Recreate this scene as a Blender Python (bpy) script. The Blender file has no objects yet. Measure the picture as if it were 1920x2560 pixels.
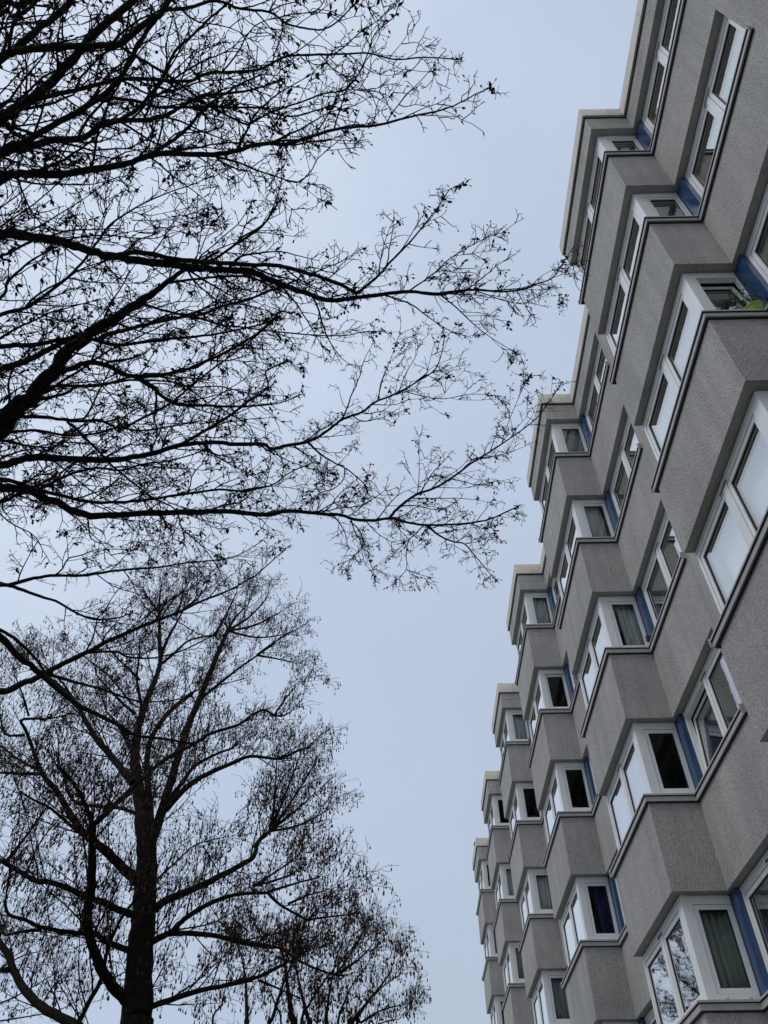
import bpy, math, random
from mathutils import Vector

C = bpy.context.scene.collection
SC = bpy.context.scene

# ------------------------------------------------------------------ camera
EYE = 1.6                                    # eye height of the photographer
FPX, PITCH, YAW, ROLL = 1958.29, 0.8178, -0.0093, -0.0104
_cp, _sp, _cy, _sy, _cr, _sr = math.cos(PITCH), math.sin(PITCH), math.cos(YAW), math.sin(YAW), math.cos(ROLL), math.sin(ROLL)
FW = Vector((_sy*_cp, _cy*_cp, _sp))
_rt = Vector((_cy, -_sy, 0)); _up = _rt.cross(FW)
RT = _cr*_rt + _sr*_up
UP = -_sr*_rt + _cr*_up
cam = bpy.data.cameras.new("camera"); cam_o = bpy.data.objects.new("camera", cam); C.objects.link(cam_o)
from mathutils import Matrix
m = Matrix((RT, UP, -FW)).transposed().to_4x4(); m.translation = Vector((0, 0, EYE))
cam_o.matrix_world = m
cam.sensor_fit = 'VERTICAL'; cam.sensor_height = 24.0; cam.lens = 24.0*FPX/2560.0
cam.clip_start = 0.05; cam.clip_end = 3000
SC.camera = cam_o

# ------------------------------------------------------------------ sky and sun
SUN_EL, SUN_AZ = math.radians(52), math.radians(-106)     # thin high cloud, the sun behind it on the left
SUN_DIR = Vector((math.sin(SUN_AZ)*math.cos(SUN_EL), math.cos(SUN_AZ)*math.cos(SUN_EL), math.sin(SUN_EL)))
world = bpy.data.worlds.new("World"); SC.world = world; world.use_nodes = True
wn, wl = world.node_tree.nodes, world.node_tree.links
for n in list(wn): wn.remove(n)
out = wn.new('ShaderNodeOutputWorld'); bg = wn.new('ShaderNodeBackground'); bg.inputs['Strength'].default_value = 0.1
sky = wn.new('ShaderNodeTexSky'); sky.sky_type = 'NISHITA'; sky.sun_disc = False
sky.sun_elevation = SUN_EL; sky.sun_rotation = SUN_AZ
tc = wn.new('ShaderNodeTexCoord')
dot = wn.new('ShaderNodeVectorMath'); dot.operation = 'DOT_PRODUCT'; dot.inputs[1].default_value = (-.602, .128, .788)   # the brighter part of the cloud cover
wl.new(tc.outputs['Generated'], dot.inputs[0])
cl = wn.new('ShaderNodeTexNoise'); cl.inputs['Scale'].default_value = 3.4; cl.inputs['Detail'].default_value = 5
wl.new(tc.outputs['Generated'], cl.inputs['Vector'])
ad = wn.new('ShaderNodeMath'); ad.operation = 'MULTIPLY_ADD'; ad.inputs[1].default_value = 0.42; ad.inputs[2].default_value = -0.21
wl.new(cl.outputs['Fac'], ad.inputs[0])
sm = wn.new('ShaderNodeMath'); sm.operation = 'ADD'
wl.new(dot.outputs['Value'], sm.inputs[0]); wl.new(ad.outputs[0], sm.inputs[1])
rp = wn.new('ShaderNodeValToRGB')
cr = rp.color_ramp; cr.interpolation = 'EASE'
cr.elements[0].position = 0.0; cr.elements[0].color = (1.62, 1.60, 1.54, 1)  # unseen sky behind the camera, brightened to fill the camera-facing walls
e = cr.elements.new(0.24); e.color = (0.45, 0.535, 0.655, 1)
cr.elements[-1].position = 0.98; cr.elements[-1].color = (0.63, 0.715, 0.86, 1)
e = cr.elements.new(0.62); e.color = (0.50, 0.585, 0.74, 1)
wl.new(sm.outputs[0], rp.inputs['Fac'])
sc10 = wn.new('ShaderNodeVectorMath'); sc10.operation = 'SCALE'; sc10.inputs['Scale'].default_value = 10.6
wl.new(rp.outputs['Color'], sc10.inputs[0])
mx = wn.new('ShaderNodeMixRGB'); mx.inputs['Fac'].default_value = 0.94
wl.new(sky.outputs['Color'], mx.inputs['Color1']); wl.new(sc10.outputs['Vector'], mx.inputs['Color2'])
wl.new(mx.outputs['Color'], bg.inputs['Color']); wl.new(bg.outputs['Background'], out.inputs['Surface'])
sun = bpy.data.lights.new("sun", 'SUN'); sun.energy = 1.1; sun.angle = math.radians(25); sun.color = (1.0, 0.96, 0.9)
sun_o = bpy.data.objects.new("sun", sun); C.objects.link(sun_o)
sun_o.rotation_euler = SUN_DIR.to_track_quat('Z', 'Y').to_euler()
SC.view_settings.view_transform = 'Standard'; SC.view_settings.look = 'None'
SC.view_settings.exposure = 0.0; SC.view_settings.gamma = 1.0
SC.cycles.max_bounces = 8; SC.cycles.transparent_max_bounces = 16; SC.cycles.glossy_bounces = 4

# ------------------------------------------------------------------ helpers
class MB:
    def __init__(s): s.v = []; s.f = []
    def box(s, x0, x1, y0, y1, z0, z1):
        b = len(s.v)
        s.v += [(x0,y0,z0),(x1,y0,z0),(x1,y1,z0),(x0,y1,z0),(x0,y0,z1),(x1,y0,z1),(x1,y1,z1),(x0,y1,z1)]
        s.f += [(b,b+3,b+2,b+1),(b+4,b+5,b+6,b+7),(b,b+1,b+5,b+4),(b+1,b+2,b+6,b+5),(b+2,b+3,b+7,b+6),(b+3,b,b+4,b+7)]
    def prism(s, pts, z0, z1, caps=True):
        b = len(s.v); n = len(pts)
        s.v += [(x,y,z0) for x,y in pts] + [(x,y,z1) for x,y in pts]
        for i in range(n):
            j = (i+1) % n; s.f.append((b+i, b+j, b+n+j, b+n+i))
        if caps: s.f += [tuple(b+i for i in reversed(range(n))), tuple(b+n+i for i in range(n))]
    def sweep(s, line, prof):                 # line(d) -> plan points offset outward by d; prof: closed list of (d, z)
        b = len(s.v); k = len(prof); rows = [line(d) for d, z in prof]; n = len(rows[0])
        for i in range(n):
            for r, (d, z) in zip(rows, prof): s.v.append((r[i][0], r[i][1], z))
        for i in range(n-1):
            for q in range(k):
                w = (q+1) % k
                s.f.append((b+i*k+q, b+i*k+w, b+(i+1)*k+w, b+(i+1)*k+q))
        s.f += [tuple(b+q for q in reversed(range(k))), tuple(b+(n-1)*k+q for q in range(k))]
    def tube(s, pts, rad, n=6, cap=True):
        b = len(s.v); N = len(pts); px = None
        for i in range(N):
            a = pts[max(i-1, 0)]; c = pts[min(i+1, N-1)]
            tx, ty, tz = c[0]-a[0], c[1]-a[1], c[2]-a[2]
            l = math.sqrt(tx*tx+ty*ty+tz*tz) or 1; tx /= l; ty /= l; tz /= l
            if px is None:
                if abs(tz) < .8: ux, uy, uz = -ty, tx, 0.0
                else: ux, uy, uz = 0.0, -tz, ty
            else:
                q = px*tx+py*ty+pz*tz; ux, uy, uz = px-q*tx, py-q*ty, pz-q*tz
            l = math.sqrt(ux*ux+uy*uy+uz*uz) or 1; ux /= l; uy /= l; uz /= l
            px, py, pz = ux, uy, uz
            vx, vy, vz = ty*uz-tz*uy, tz*ux-tx*uz, tx*uy-ty*ux
            r = rad[i]; p = pts[i]
            for cs, sn in CIR[n]:
                cs *= r; sn *= r
                s.v.append((p[0]+ux*cs+vx*sn, p[1]+uy*cs+vy*sn, p[2]+uz*cs+vz*sn))
        for i in range(N-1):
            for q in range(n):
                w = (q+1) % n; o = b+i*n
                s.f.append((o+q, o+w, o+n+w, o+n+q))
        if cap: s.f.append(tuple(b+(N-1)*n+q for q in range(n)))
    def build(s, name, mat, parent=None, smooth=False):
        me = bpy.data.meshes.new(name); me.from_pydata(s.v, [], s.f); me.update()
        if smooth: me.polygons.foreach_set('use_smooth', [True]*len(me.polygons))
        me.materials.append(mat)
        o = bpy.data.objects.new(name, me); C.objects.link(o)
        if parent is not None: o.parent = parent
        return o
CIR = {n: [(math.cos(2*math.pi*i/n), math.sin(2*math.pi*i/n)) for i in range(n)] for n in range(3, 33)}

def thing(name, label, cat, group=None):
    o = bpy.data.objects.new(name, None); C.objects.link(o); o.empty_display_size = .2
    o['label'] = label; o['category'] = cat
    if group: o['group'] = group
    return o
def tag(o, label, cat, group=None):
    o['label'] = label; o['category'] = cat
    if group: o['group'] = group
    return o

def mat(name, col, rough=.8, spec=.3):
    m = bpy.data.materials.new(name); m.use_nodes = True
    b = m.node_tree.nodes['Principled BSDF']
    b.inputs['Base Color'].default_value = (*col, 1); b.inputs['Roughness'].default_value = rough
    b.inputs['Specular IOR Level'].default_value = spec
    return m, m.node_tree.nodes, m.node_tree.links, b
def vary(name, c0, c1, scale, rough=.8, spec=.3, bump=0, bscale=None, detail=6, lo=.3, hi=.7, stretch=None):
    m, n, l, b = mat(name, c0, rough, spec)
    t = n.new('ShaderNodeTexCoord'); src = t.outputs['Object']
    if stretch:
        mp = n.new('ShaderNodeMapping'); mp.inputs['Scale'].default_value = stretch; l.new(src, mp.inputs['Vector']); src = mp.outputs['Vector']
    x = n.new('ShaderNodeTexNoise'); x.inputs['Scale'].default_value = scale; x.inputs['Detail'].default_value = detail; l.new(src, x.inputs['Vector'])
    r = n.new('ShaderNodeValToRGB'); r.color_ramp.elements[0].position = lo; r.color_ramp.elements[1].position = hi
    r.color_ramp.elements[0].color = (*c0, 1); r.color_ramp.elements[1].color = (*c1, 1)
    l.new(x.outputs['Fac'], r.inputs['Fac']); l.new(r.outputs['Color'], b.inputs['Base Color'])
    if bump:
        y = n.new('ShaderNodeTexNoise'); y.inputs['Scale'].default_value = bscale or scale; y.inputs['Detail'].default_value = 5; l.new(src, y.inputs['Vector'])
        k = n.new('ShaderNodeBump'); k.inputs['Strength'].default_value = .9; k.inputs['Distance'].default_value = bump
        l.new(y.outputs['Fac'], k.inputs['Height']); l.new(k.outputs['Normal'], b.inputs['Normal'])
    return m

# ------------------------------------------------------------------ materials
def plaster():
    m, n, l, b = mat('roughcast', (.4, .39, .375), .95, .15)
    t = n.new('ShaderNodeTexCoord')
    def noise(s, d, rg=.6, vec=None):
        x = n.new('ShaderNodeTexNoise'); x.inputs['Scale'].default_value = s; x.inputs['Detail'].default_value = d; x.inputs['Roughness'].default_value = rg; x.inputs['Distortion'].default_value = .6 if s > 20 else 0
        l.new(vec or t.outputs['Object'], x.inputs['Vector']); return x.outputs['Fac']
    def ramp(f, p0, p1, c0, c1):
        r = n.new('ShaderNodeValToRGB'); r.color_ramp.elements[0].position = p0; r.color_ramp.elements[1].position = p1
        r.color_ramp.elements[0].color = (*c0, 1); r.color_ramp.elements[1].color = (*c1, 1); l.new(f, r.inputs['Fac']); return r.outputs['Color']
    def mul(a, c):
        x = n.new('ShaderNodeMixRGB'); x.blend_type = 'MULTIPLY'; x.inputs['Fac'].default_value = 1; l.new(a, x.inputs['Color1']); l.new(c, x.inputs['Color2']); return x.outputs['Color']
    mp = n.new('ShaderNodeMapping'); mp.inputs['Scale'].default_value = (1, 1, .45); l.new(t.outputs['Object'], mp.inputs['Vector'])
    grit = noise(44, 5, .62, mp.outputs['Vector'])
    fine = noise(90, 4, .7, mp.outputs['Vector'])
    base = ramp(fine, .36, .52, (.22, .218, .21), (.51, .50, .48))
    cloudy = ramp(noise(.9, 5), .3, .72, (.88, .88, .885), (1.14, 1.135, 1.12))
    mp2 = n.new('ShaderNodeMapping'); mp2.inputs['Scale'].default_value = (3.2, 3.2, .16); l.new(t.outputs['Object'], mp2.inputs['Vector'])
    runs = ramp(noise(1.3, 4, .6, mp2.outputs['Vector']), .36, .6, (.88, .88, .885), (1.02, 1.02, 1.02))
    l.new(mul(mul(base, cloudy), runs), b.inputs['Base Color'])
    k = n.new('ShaderNodeBump'); k.inputs['Strength'].default_value = 1.0; k.inputs['Distance'].default_value = .034
    l.new(grit, k.inputs['Height']); l.new(k.outputs['Normal'], b.inputs['Normal'])
    return m
M_WALL = plaster()
M_ALU = vary('weathered_aluminium', (.37, .355, .355), (.44, .42, .42), 6, .62, .35, lo=.35, hi=.65)
M_COPE = vary('beige_sheet', (.52, .487, .44), (.60, .565, .515), 3, .6, .3)
M_PVC = vary('white_pvc', (.76, .77, .77), (.82, .83, .83), 4, .38, .45)
M_BLUE = vary('blue_panel', (.020, .052, .130), (.025, .062, .155), 2, .18, .5)
M_DARK = mat('dark_rubber_and_shade', (.02, .02, .022), .6)[0]  # rubber on the gaskets, painted shade on strips under coping and sills
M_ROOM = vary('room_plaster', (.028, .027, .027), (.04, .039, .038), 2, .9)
M_VENT = mat('dark_vent', (.03, .03, .03), .6)[0]
M_ROOF = vary('roof_gravel', (.16, .155, .15), (.28, .27, .26), 30, .95)
def glass():
    m = bpy.data.materials.new('window_glass'); m.use_nodes = True; n, l = m.node_tree.nodes, m.node_tree.links
    for x in list(n): n.remove(x)
    o = n.new('ShaderNodeOutputMaterial'); mx = n.new('ShaderNodeMixShader'); tr = n.new('ShaderNodeBsdfTransparent'); gl = n.new('ShaderNodeBsdfGlossy')
    tr.inputs['Color'].default_value = (.93, .95, .95, 1); gl.inputs['Roughness'].default_value = .008; gl.inputs['Color'].default_value = (1, .99, .965, 1)
    t = n.new('ShaderNodeTexCoord'); x = n.new('ShaderNodeTexNoise'); x.inputs['Scale'].default_value = 5.5; x.inputs['Detail'].default_value = 2
    k = n.new('ShaderNodeBump'); k.inputs['Strength'].default_value = .35; k.inputs['Distance'].default_value = .0016
    l.new(t.outputs['Object'], x.inputs['Vector']); l.new(x.outputs['Fac'], k.inputs['Height'])
    fr = n.new('ShaderNodeLayerWeight'); fr.inputs['Blend'].default_value = .5
    p1 = n.new('ShaderNodeMath'); p1.operation = 'POWER'; p1.inputs[1].default_value = 3.0; l.new(fr.outputs['Facing'], p1.inputs[0])
    pw = n.new('ShaderNodeMath'); pw.operation = 'MULTIPLY_ADD'; pw.inputs[1].default_value = 1.95; pw.inputs[2].default_value = .004; pw.use_clamp = True
    l.new(k.outputs['Normal'], gl.inputs['Normal'])
    l.new(p1.outputs[0], pw.inputs[0]); l.new(pw.outputs[0], mx.inputs['Fac']); l.new(tr.outputs[0], mx.inputs[1]); l.new(gl.outputs[0], mx.inputs[2]); l.new(mx.outputs[0], o.inputs['Surface'])
    return m
M_GLASS = glass()
M_BARK1 = vary('maple_bark', (.009, .009, .008), (.020, .020, .016), 22, .95, .1, .006, 40)
M_TWIG1 = mat('maple_twig', (.012, .010, .010), .9, .1)[0]
M_LEAF1 = vary('withered_leaf', (.020, .012, .010), (.055, .022, .016), 7, .9, .1)
M_BARK2 = vary('ridged_bark', (.006, .0055, .0045), (.017, .015, .011), 16, .95, .1, .015, 26, stretch=(1, 1, .25))
M_TWIG2 = mat('hazel_twig', (.017, .012, .011), .9, .1)[0]
M_CAT = vary('dry_catkin', (.040, .022, .014), (.10, .055, .034), 9, .9, .1)
M_TWIG3 = mat('pale_twig', (.05, .04, .037), .9, .1)[0]

# ------------------------------------------------------------------ ground
g = MB(); g.v = [(-900,-900,0),(900,-900,0),(900,900,0),(-900,900,0)]; g.f = [(0,1,2,3)]
ground = g.build('ground', vary('winter_lawn', (.035, .045, .018), (.075, .08, .04), 3, .95)); ground['kind'] = 'structure'
g = MB(); g.box(-1.6, 3.4, -60, 90, -.2, .06)
pave = g.build('pavement', vary('paving_slabs', (.15, .147, .14), (.22, .213, .205), 9, .9)); pave['kind'] = 'structure'

# ------------------------------------------------------------------ apartment building
YN = [-1.48, 4.8652, 11.58, 17.9176, 24.2735, 30.6307, 36.957]     # the seven bays
XO, ST, LO = 3.9136, .7843, 2.72
XI = XO+ST
YSTART, YEND, XB = -8.0, YN[-1]+LO, XO+12
FH = 2.8
def zs(k): return 14.2211+EYE-FH*(k-1)       # sill of storey k counted from the top
def zo(k): return 15.5948+EYE-FH*(k-1)       # soffit of storey k
ZC0, ZC1 = 16.205+EYE, 16.582+EYE
NF = 6
REC = .14                                    # how far the windows lie behind the wall
L1N = -2.42
bld = thing('apartment_building', 'grey roughcast apartment block with stepped bays, white corner windows and blue panels', 'building')
def front(d, upto=None):
    pts = [(XI-d, YSTART)]
    for y in YN:
        pts += [(XI-d, y-d), (XO-d, y-d), (XO-d, y+LO+d), (XI-d, y+LO+d)]
    pts[-1] = (XB, YEND+d)
    return pts
def footprint(d): return front(d)+[(XB, YSTART)]
w = MB()
w.prism(footprint(0), zo(1), 15.922+EYE)
w.prism(footprint(-.014), 15.922+EYE, 15.934+EYE)
w.prism(footprint(0), 15.934+EYE, ZC1-.05)
for k in range(1, NF+1):
    z0 = zo(k+1) if k < NF else -.3
    w.prism(footprint(0), z0, zs(k)-.02)
    yp = YSTART
    for i, y in enumerate(YN):
        x0 = XI if i == 0 else XO+REC+.10
        if i == 0: pl = [(XI, yp), (XI+.3, yp), (XI+.3, y+L1N), (XI, y+L1N)]
        else: pl = [(x0, yp-.2), (XI+.3, yp-.2), (XI+.3, y+L1N), (XI, y+L1N), (XI, yp), (x0, yp)]
        w.prism(pl, zs(k)-.02, zo(k), caps=False)
        yp = y+LO
    w.prism([(XO+REC+.10, YEND-.2), (XB, YEND-.2), (XB, YEND), (XO+REC+.10, YEND)], zs(k)-.02, zo(k), caps=False)
    w.prism([(XB-.3, YSTART), (XB, YSTART), (XB, YEND-.2), (XB-.3, YEND-.2)], zs(k)-.02, zo(k), caps=False)
    w.prism([(XI+.3, YSTART), (XB-.3, YSTART), (XB-.3, YSTART+.25), (XI+.3, YSTART+.25)], zs(k)-.02, zo(k), caps=False)
w.build('wall', M_WALL, bld)
r = MB(); r.prism(footprint(-.3), ZC1-.05, ZC1-.03); r.build('roof', M_ROOF, bld)
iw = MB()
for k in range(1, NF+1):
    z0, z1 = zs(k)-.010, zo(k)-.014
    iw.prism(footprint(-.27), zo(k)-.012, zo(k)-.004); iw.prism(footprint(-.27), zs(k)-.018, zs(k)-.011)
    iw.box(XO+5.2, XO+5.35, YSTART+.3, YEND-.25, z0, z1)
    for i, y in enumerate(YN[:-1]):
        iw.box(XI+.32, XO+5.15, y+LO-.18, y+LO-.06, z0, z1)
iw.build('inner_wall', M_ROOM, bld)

# copings, one per bay, each cut into sheets by narrow joints
for i, y in enumerate(YN):
    yp = YSTART if i == 0 else YN[i-1]+LO
    o_, i_ = .055, -.22
    c = MB(); z0, z1 = ZC0, ZC1; J = .004
    def strip(ax, u0, u1, a0, a1, zb, zt):
        if ax == 'L': c.box(a0, a1, u0, u1, zb, zt)
        else: c.box(u0, u1, a0, a1, zb, zt)
    def run(ax, u0, u1, a0, a1, n):
        for q in range(n):
            s0, s1 = u0+(u1-u0)*q/n, u0+(u1-u0)*(q+1)/n
            strip(ax, s0+(J if q else 0), s1-(J if q < n-1 else 0), a0, a1, z0, z1)
    run('L', yp+o_, y-o_+.275, XI-o_, XI-i_, max(1, round((y-yp)/1.6)))
    run('R', XO-o_+.275, XI-o_, y-o_, y-i_, 2)
    run('L', y-o_, y+LO+o_, XO-o_, XO-i_, 2)
    run('R', XO-o_+.275, XI-o_+(.275 if i < len(YN)-1 else 6), y+LO+i_, y+LO+o_, 1)
    o = c.build('coping', M_COPE, bld)
    sg = MB(); e_ = .018  # dark strip standing in for the shade line under the coping
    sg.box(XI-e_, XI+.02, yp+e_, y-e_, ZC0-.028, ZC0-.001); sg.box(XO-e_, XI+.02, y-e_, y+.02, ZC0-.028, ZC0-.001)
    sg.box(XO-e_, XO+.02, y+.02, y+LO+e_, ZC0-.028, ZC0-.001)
    sg.build('shade_strip', M_DARK, o)

def proj(P):
    P = Vector(P)-Vector((0, 0, EYE)); d = P.dot(FW)
    if d <= .1: return (-9999, -9999)
    return (960+FPX*P.dot(RT)/d, 1280-FPX*P.dot(UP)/d)
def seen(pts):
    for p in pts:
        x, y = proj(p)
        if -40 < x < 1960 and -40 < y < 2600: return True
    return False

# sills
for i, y in enumerate(YN):
    for k in range(1, NF+1):
        s = MB(); z = zs(k)
        def line(d): return [(XI-d, y-2.48), (XI-d, y-d), (XO-d, y-d), (XO-d, y+LO+.09)]
        s.sweep(line, [(-.16, z-.012), (-.16, z-.004), (.062, z+.006), (.064, z-.022), (.06, z-.022), (.059, z-.010), (0.032, z-.014)])
        s.sweep(line, [(-.05, z-.034), (.044, z-.034), (.046, z-.108), (.042, z-.108), (-.05, z-.104)])
        s.sweep(lambda d: [(XO-d, y+LO+.088), (XO-d, y+LO+.10)], [(-.10, z-.10), (-.10, z+.03), (.08, z+.022), (.078, z-.108)])
        s.sweep(lambda d: [(XI-d, y-2.49), (XI-d, y-2.478)], [(-.10, z-.10), (-.10, z+.03), (.08, z+.022), (.078, z-.108)])
        dk = MB(); dk.sweep(line, [(-.05, z-.0235), (.0575, z-.0235), (.0575, z-.028), (-.05, z-.033)])  # dark strips painted in as the shade beneath the sill edges
        dk.sweep(line, [(-.05, z-.109), (.026, z-.109), (.022, z-.124), (-.05, z-.126)])
        o = s.build('sill', M_ALU, bld); dk.build('shade_strip', M_DARK, o)

# windows
ZB, ZT = .015, 1.355                          # frame bottom/top above the sill line
class Win:
    """a window in a plane: u runs along the wall, w into the room"""
    def __init__(s, ax, u0, a0): s.ax, s.u0, s.a0 = ax, u0, a0; s.fr = MB(); s.gl = MB(); s.gk = MB(); s.vt = MB()
    def box(s, mb, u0, u1, w0, w1, z0, z1):
        if s.ax == 'L': mb.box(s.a0+w0, s.a0+w1, s.u0+u0, s.u0+u1, z0, z1)
        else: mb.box(s.u0+u0, s.u0+u1, s.a0+w0, s.a0+w1, z0, z1)
    def ring(s, mb, u0, u1, z0, z1, b, w0, w1):
        s.box(mb, u0, u1, w0, w1, z0, z0+b); s.box(mb, u0, u1, w0, w1, z1-b, z1)
        s.box(mb, u0, u0+b, w0, w1, z0+b, z1-b); s.box(mb, u1-b, u1, w0, w1, z0+b, z1-b)
def window(ax, u0, a0, z, lo_u, hi_u, opens, tilt=(), sash_b=.062):
    W = Win(ax, u0, a0); zt, zb = z+1.245, z+.125
    W.box(W.fr, lo_u, hi_u, 0, .085, zt, z+ZT); W.box(W.fr, lo_u, hi_u, 0, .085, z+ZB, zb)
    W.box(W.fr, lo_u, hi_u, -.012, 0, z+ZT-.035, z+ZT-.005)          # cover strip under the soffit
    W.box(W.fr, lo_u, hi_u, .01, .085, z+ZT, z+1.374)
    ed = [lo_u]
    for a, b in opens: ed += [a, b]
    ed.append(hi_u)
    for q in range(0, len(ed), 2): W.box(W.fr, ed[q], ed[q+1], 0, .085, zb, zt)
    panes = []
    for q, (a, b) in enumerate(opens):
        if q in tilt: continue
        W.ring(W.gk, a+.0005, b-.0005, zb+.0005, zt-.0005, .012, .03, .07)
        W.ring(W.fr, a+.006, b-.006, zb+.006, zt-.006, sash_b, .012, .078)
        W.ring(W.gk, a+sash_b+.006, b-sash_b-.006, zb+sash_b+.006, zt-sash_b-.006, .009, .028, .06)
        W.box(W.gl, a+sash_b+.012, b-sash_b-.012, .040, .060, zb+sash_b+.012, zt-sash_b-.012)
    return W
def finish(W, parent, extra=None):
    o = W.fr.build('window', M_PVC, parent)
    W.gl.build('pane', M_GLASS, o); W.gk.build('gasket', M_DARK, o)
    if W.vt.v: W.vt.build('vent', M_VENT, o)
    return o
rest = {'fr': MB(), 'gl': MB(), 'gk': MB()}
def merge(mb, src):
    b = len(mb.v); mb.v += src.v; mb.f += [tuple(q+b for q in f) for f in src.f]
def tilted_sash(ax, u0, a0, z, a, b, ang, parent):
    """sash leaning into the room at the top, hinged at its bottom"""
    T = Win(ax, 0, 0); h = 1.108
    T.ring(T.fr, a+.006, b-.006, 0, h, .062, 0, .066); T.ring(T.gk, a+.068, b-.068, .062, h-.062, .009, .016, .05)
    T.box(T.gl, a+.074, b-.074, .028, .048, .074, h-.074)
    o = T.fr.build('sash', M_PVC, parent); p2 = T.gl.build('pane', M_GLASS, parent); p3 = T.gk.build('gasket', M_DARK, parent)
    for q in (o, p2, p3):
        if ax == 'R':
            q.location = (u0, a0+.02, z+.131); q.rotation_euler = (-ang, 0, 0)
        else:
            q.location = (a0+.02, u0, z+.131); q.rotation_euler = (0, ang, 0)
TILT = {(1, 3, 'R'): .10, (2, 4, 'A'): .085, (3, 2, 'R'): .05}
for i, y in enumerate(YN):
    for k in range(1, NF+1):
        z = zs(k)
        tl = (i, k, 'R') in TILT
        wr = window('R', XO+REC, y+REC, z, .0862, .70, [(.148, .695)], (0,) if tl else ())
        for u_ in (.25, .56): wr.box(wr.vt, u_, u_+.035, -.003, 0, z+.066, z+.074)
        w2 = window('L', y, XO+REC, z, REC, LO-.005, [(.345, 1.392), (1.512, 2.655)])
        w2.box(w2.vt, 1.35, 1.62, -.004, .0, z+1.262, z+1.29)
        ta = (i, k, 'A') in TILT
        w1 = window('L', y, XI+REC, z, L1N+.005, -.117, [(L1N+.06, -1.335), (-1.235, -.175)], (1,) if ta else ())
        w1.box(w1.vt, -1.44, -1.17, -.004, .0, z+1.262, z+1.29)
        for W, pts, key in ((wr, [(XO+REC, y+REC, z+.3), (XI, y+REC, z+1.2)], 'R'), (w2, [(XO+REC, y+.3, z+.3), (XO+REC, y+2.6, z+1.2), (XO+REC, y+1.5, z+.7)], 'B'),
                            (w1, [(XI+REC, y-.3, z+.3), (XI+REC, y-2.3, z+1.2), (XI+REC, y-1.2, z+.7)], 'A')):
            if i > 0 and seen(pts):
                o = finish(W, bld)
                if key == 'R' and tl: tilted_sash('R', XO+REC, y+REC, z, .148, .695, TILT[(i, k, 'R')], o)
                if key == 'A' and ta: tilted_sash('L', y, XI+REC, z, -1.235, -.175, TILT[(i, k, 'A')], o)
            else:
                merge(rest['fr'], W.fr); merge(rest['gl'], W.gl); merge(rest['gk'], W.gk)
        b = MB(); b.box(XI+.066, XI+REC+.10, y-.115, y+REC+.08, z+.01, zo(k)-.004)
        b.build('infill_panel', M_BLUE, bld)
o = rest['fr'].build('window', M_PVC, bld); o['kind'] = 'stuff'
rest['gl'].build('pane', M_GLASS, o); rest['gk'].build('gasket', M_DARK, o)

# curtains: things of their own, hanging inside the windows
def curtain_mesh(ax, u0, u1, a, z0, z1, amp, per, rnd):
    c = MB(); n = max(12, int((u1-u0)/per*8)); ph = rnd.random()*6
    for q in range(n+1):
        u = u0+(u1-u0)*q/n; t = (u-u0)/per*2*math.pi
        wv = amp*math.sin(t+ph)+.4*amp*math.sin(t*1.73+ph*2)
        for zz, f in ((z0, 1.0), ((z0+z1)/2, .9), (z1, .55)):
            for off in (0, .006):
                c.v.append((a+wv*f+off, u, zz) if ax == 'L' else (u, a+wv*f+off, zz))
    for q in range(n):
        b = q*6
        for h in (0, 2):
            c.f.append((b+h, b+6+h, b+8+h, b+2+h)); c.f.append((b+h+1, b+h+3, b+9+h, b+7+h))
        c.f.append((b, b+1, b+7, b+6)); c.f.append((b+4, b+10, b+11, b+5))
    c.f.append((0, 2, 3, 1)); c.f.append((2, 4, 5, 3))
    return c
M_CURT = {'pale': vary('pale_curtain', (.55, .55, .53), (.62, .62, .60), 3, .9), 'grey': vary('grey_curtain', (.32, .33, .33), (.40, .41, .40), 3, .9),
          'green': vary('sage_curtain', (.22, .25, .22), (.33, .36, .31), 2.2, .9), 'navy': vary('navy_curtain', (.015, .025, .09), (.03, .045, .13), 3, .9),
          'net': vary('net_curtain', (.74, .75, .76), (.8, .81, .82), 3, .9), 'teal': vary('teal_curtain', (.03, .07, .08), (.05, .10, .11), 3, .9)}
ORD = {1: 'top', 2: 'second', 3: 'third', 4: 'fourth', 5: 'fifth'}
BAY = {1: 'nearest', 2: 'second nearest', 3: 'third nearest', 4: 'fourth nearest', 5: 'second farthest', 6: 'farthest'}
rnd = random.Random(4)
CURT = [(2, 1, 'R', 'grey', .25, .95), (2, 2, 'R', 'pale', .0, .8), (2, 3, 'R', 'pale', .35, 1), (2, 5, 'R', 'green', 0, .16), (2, 5, 'R', 'green', .22, 1),
        (3, 1, 'R', 'pale', .2, .9), (3, 4, 'R', 'navy', .35, 1), (4, 1, 'R', 'pale', 0, .9), (4, 3, 'R', 'pale', 0, .95), (4, 4, 'R', 'grey', 0, 1),
        (5, 2, 'R', 'pale', 0, .9), (5, 3, 'R', 'grey', 0, 1), (6, 2, 'R', 'grey', 0, 1), (1, 4, 'B', 'net', 0, 1), (2, 5, 'A', 'teal', 0, 1)]
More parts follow.
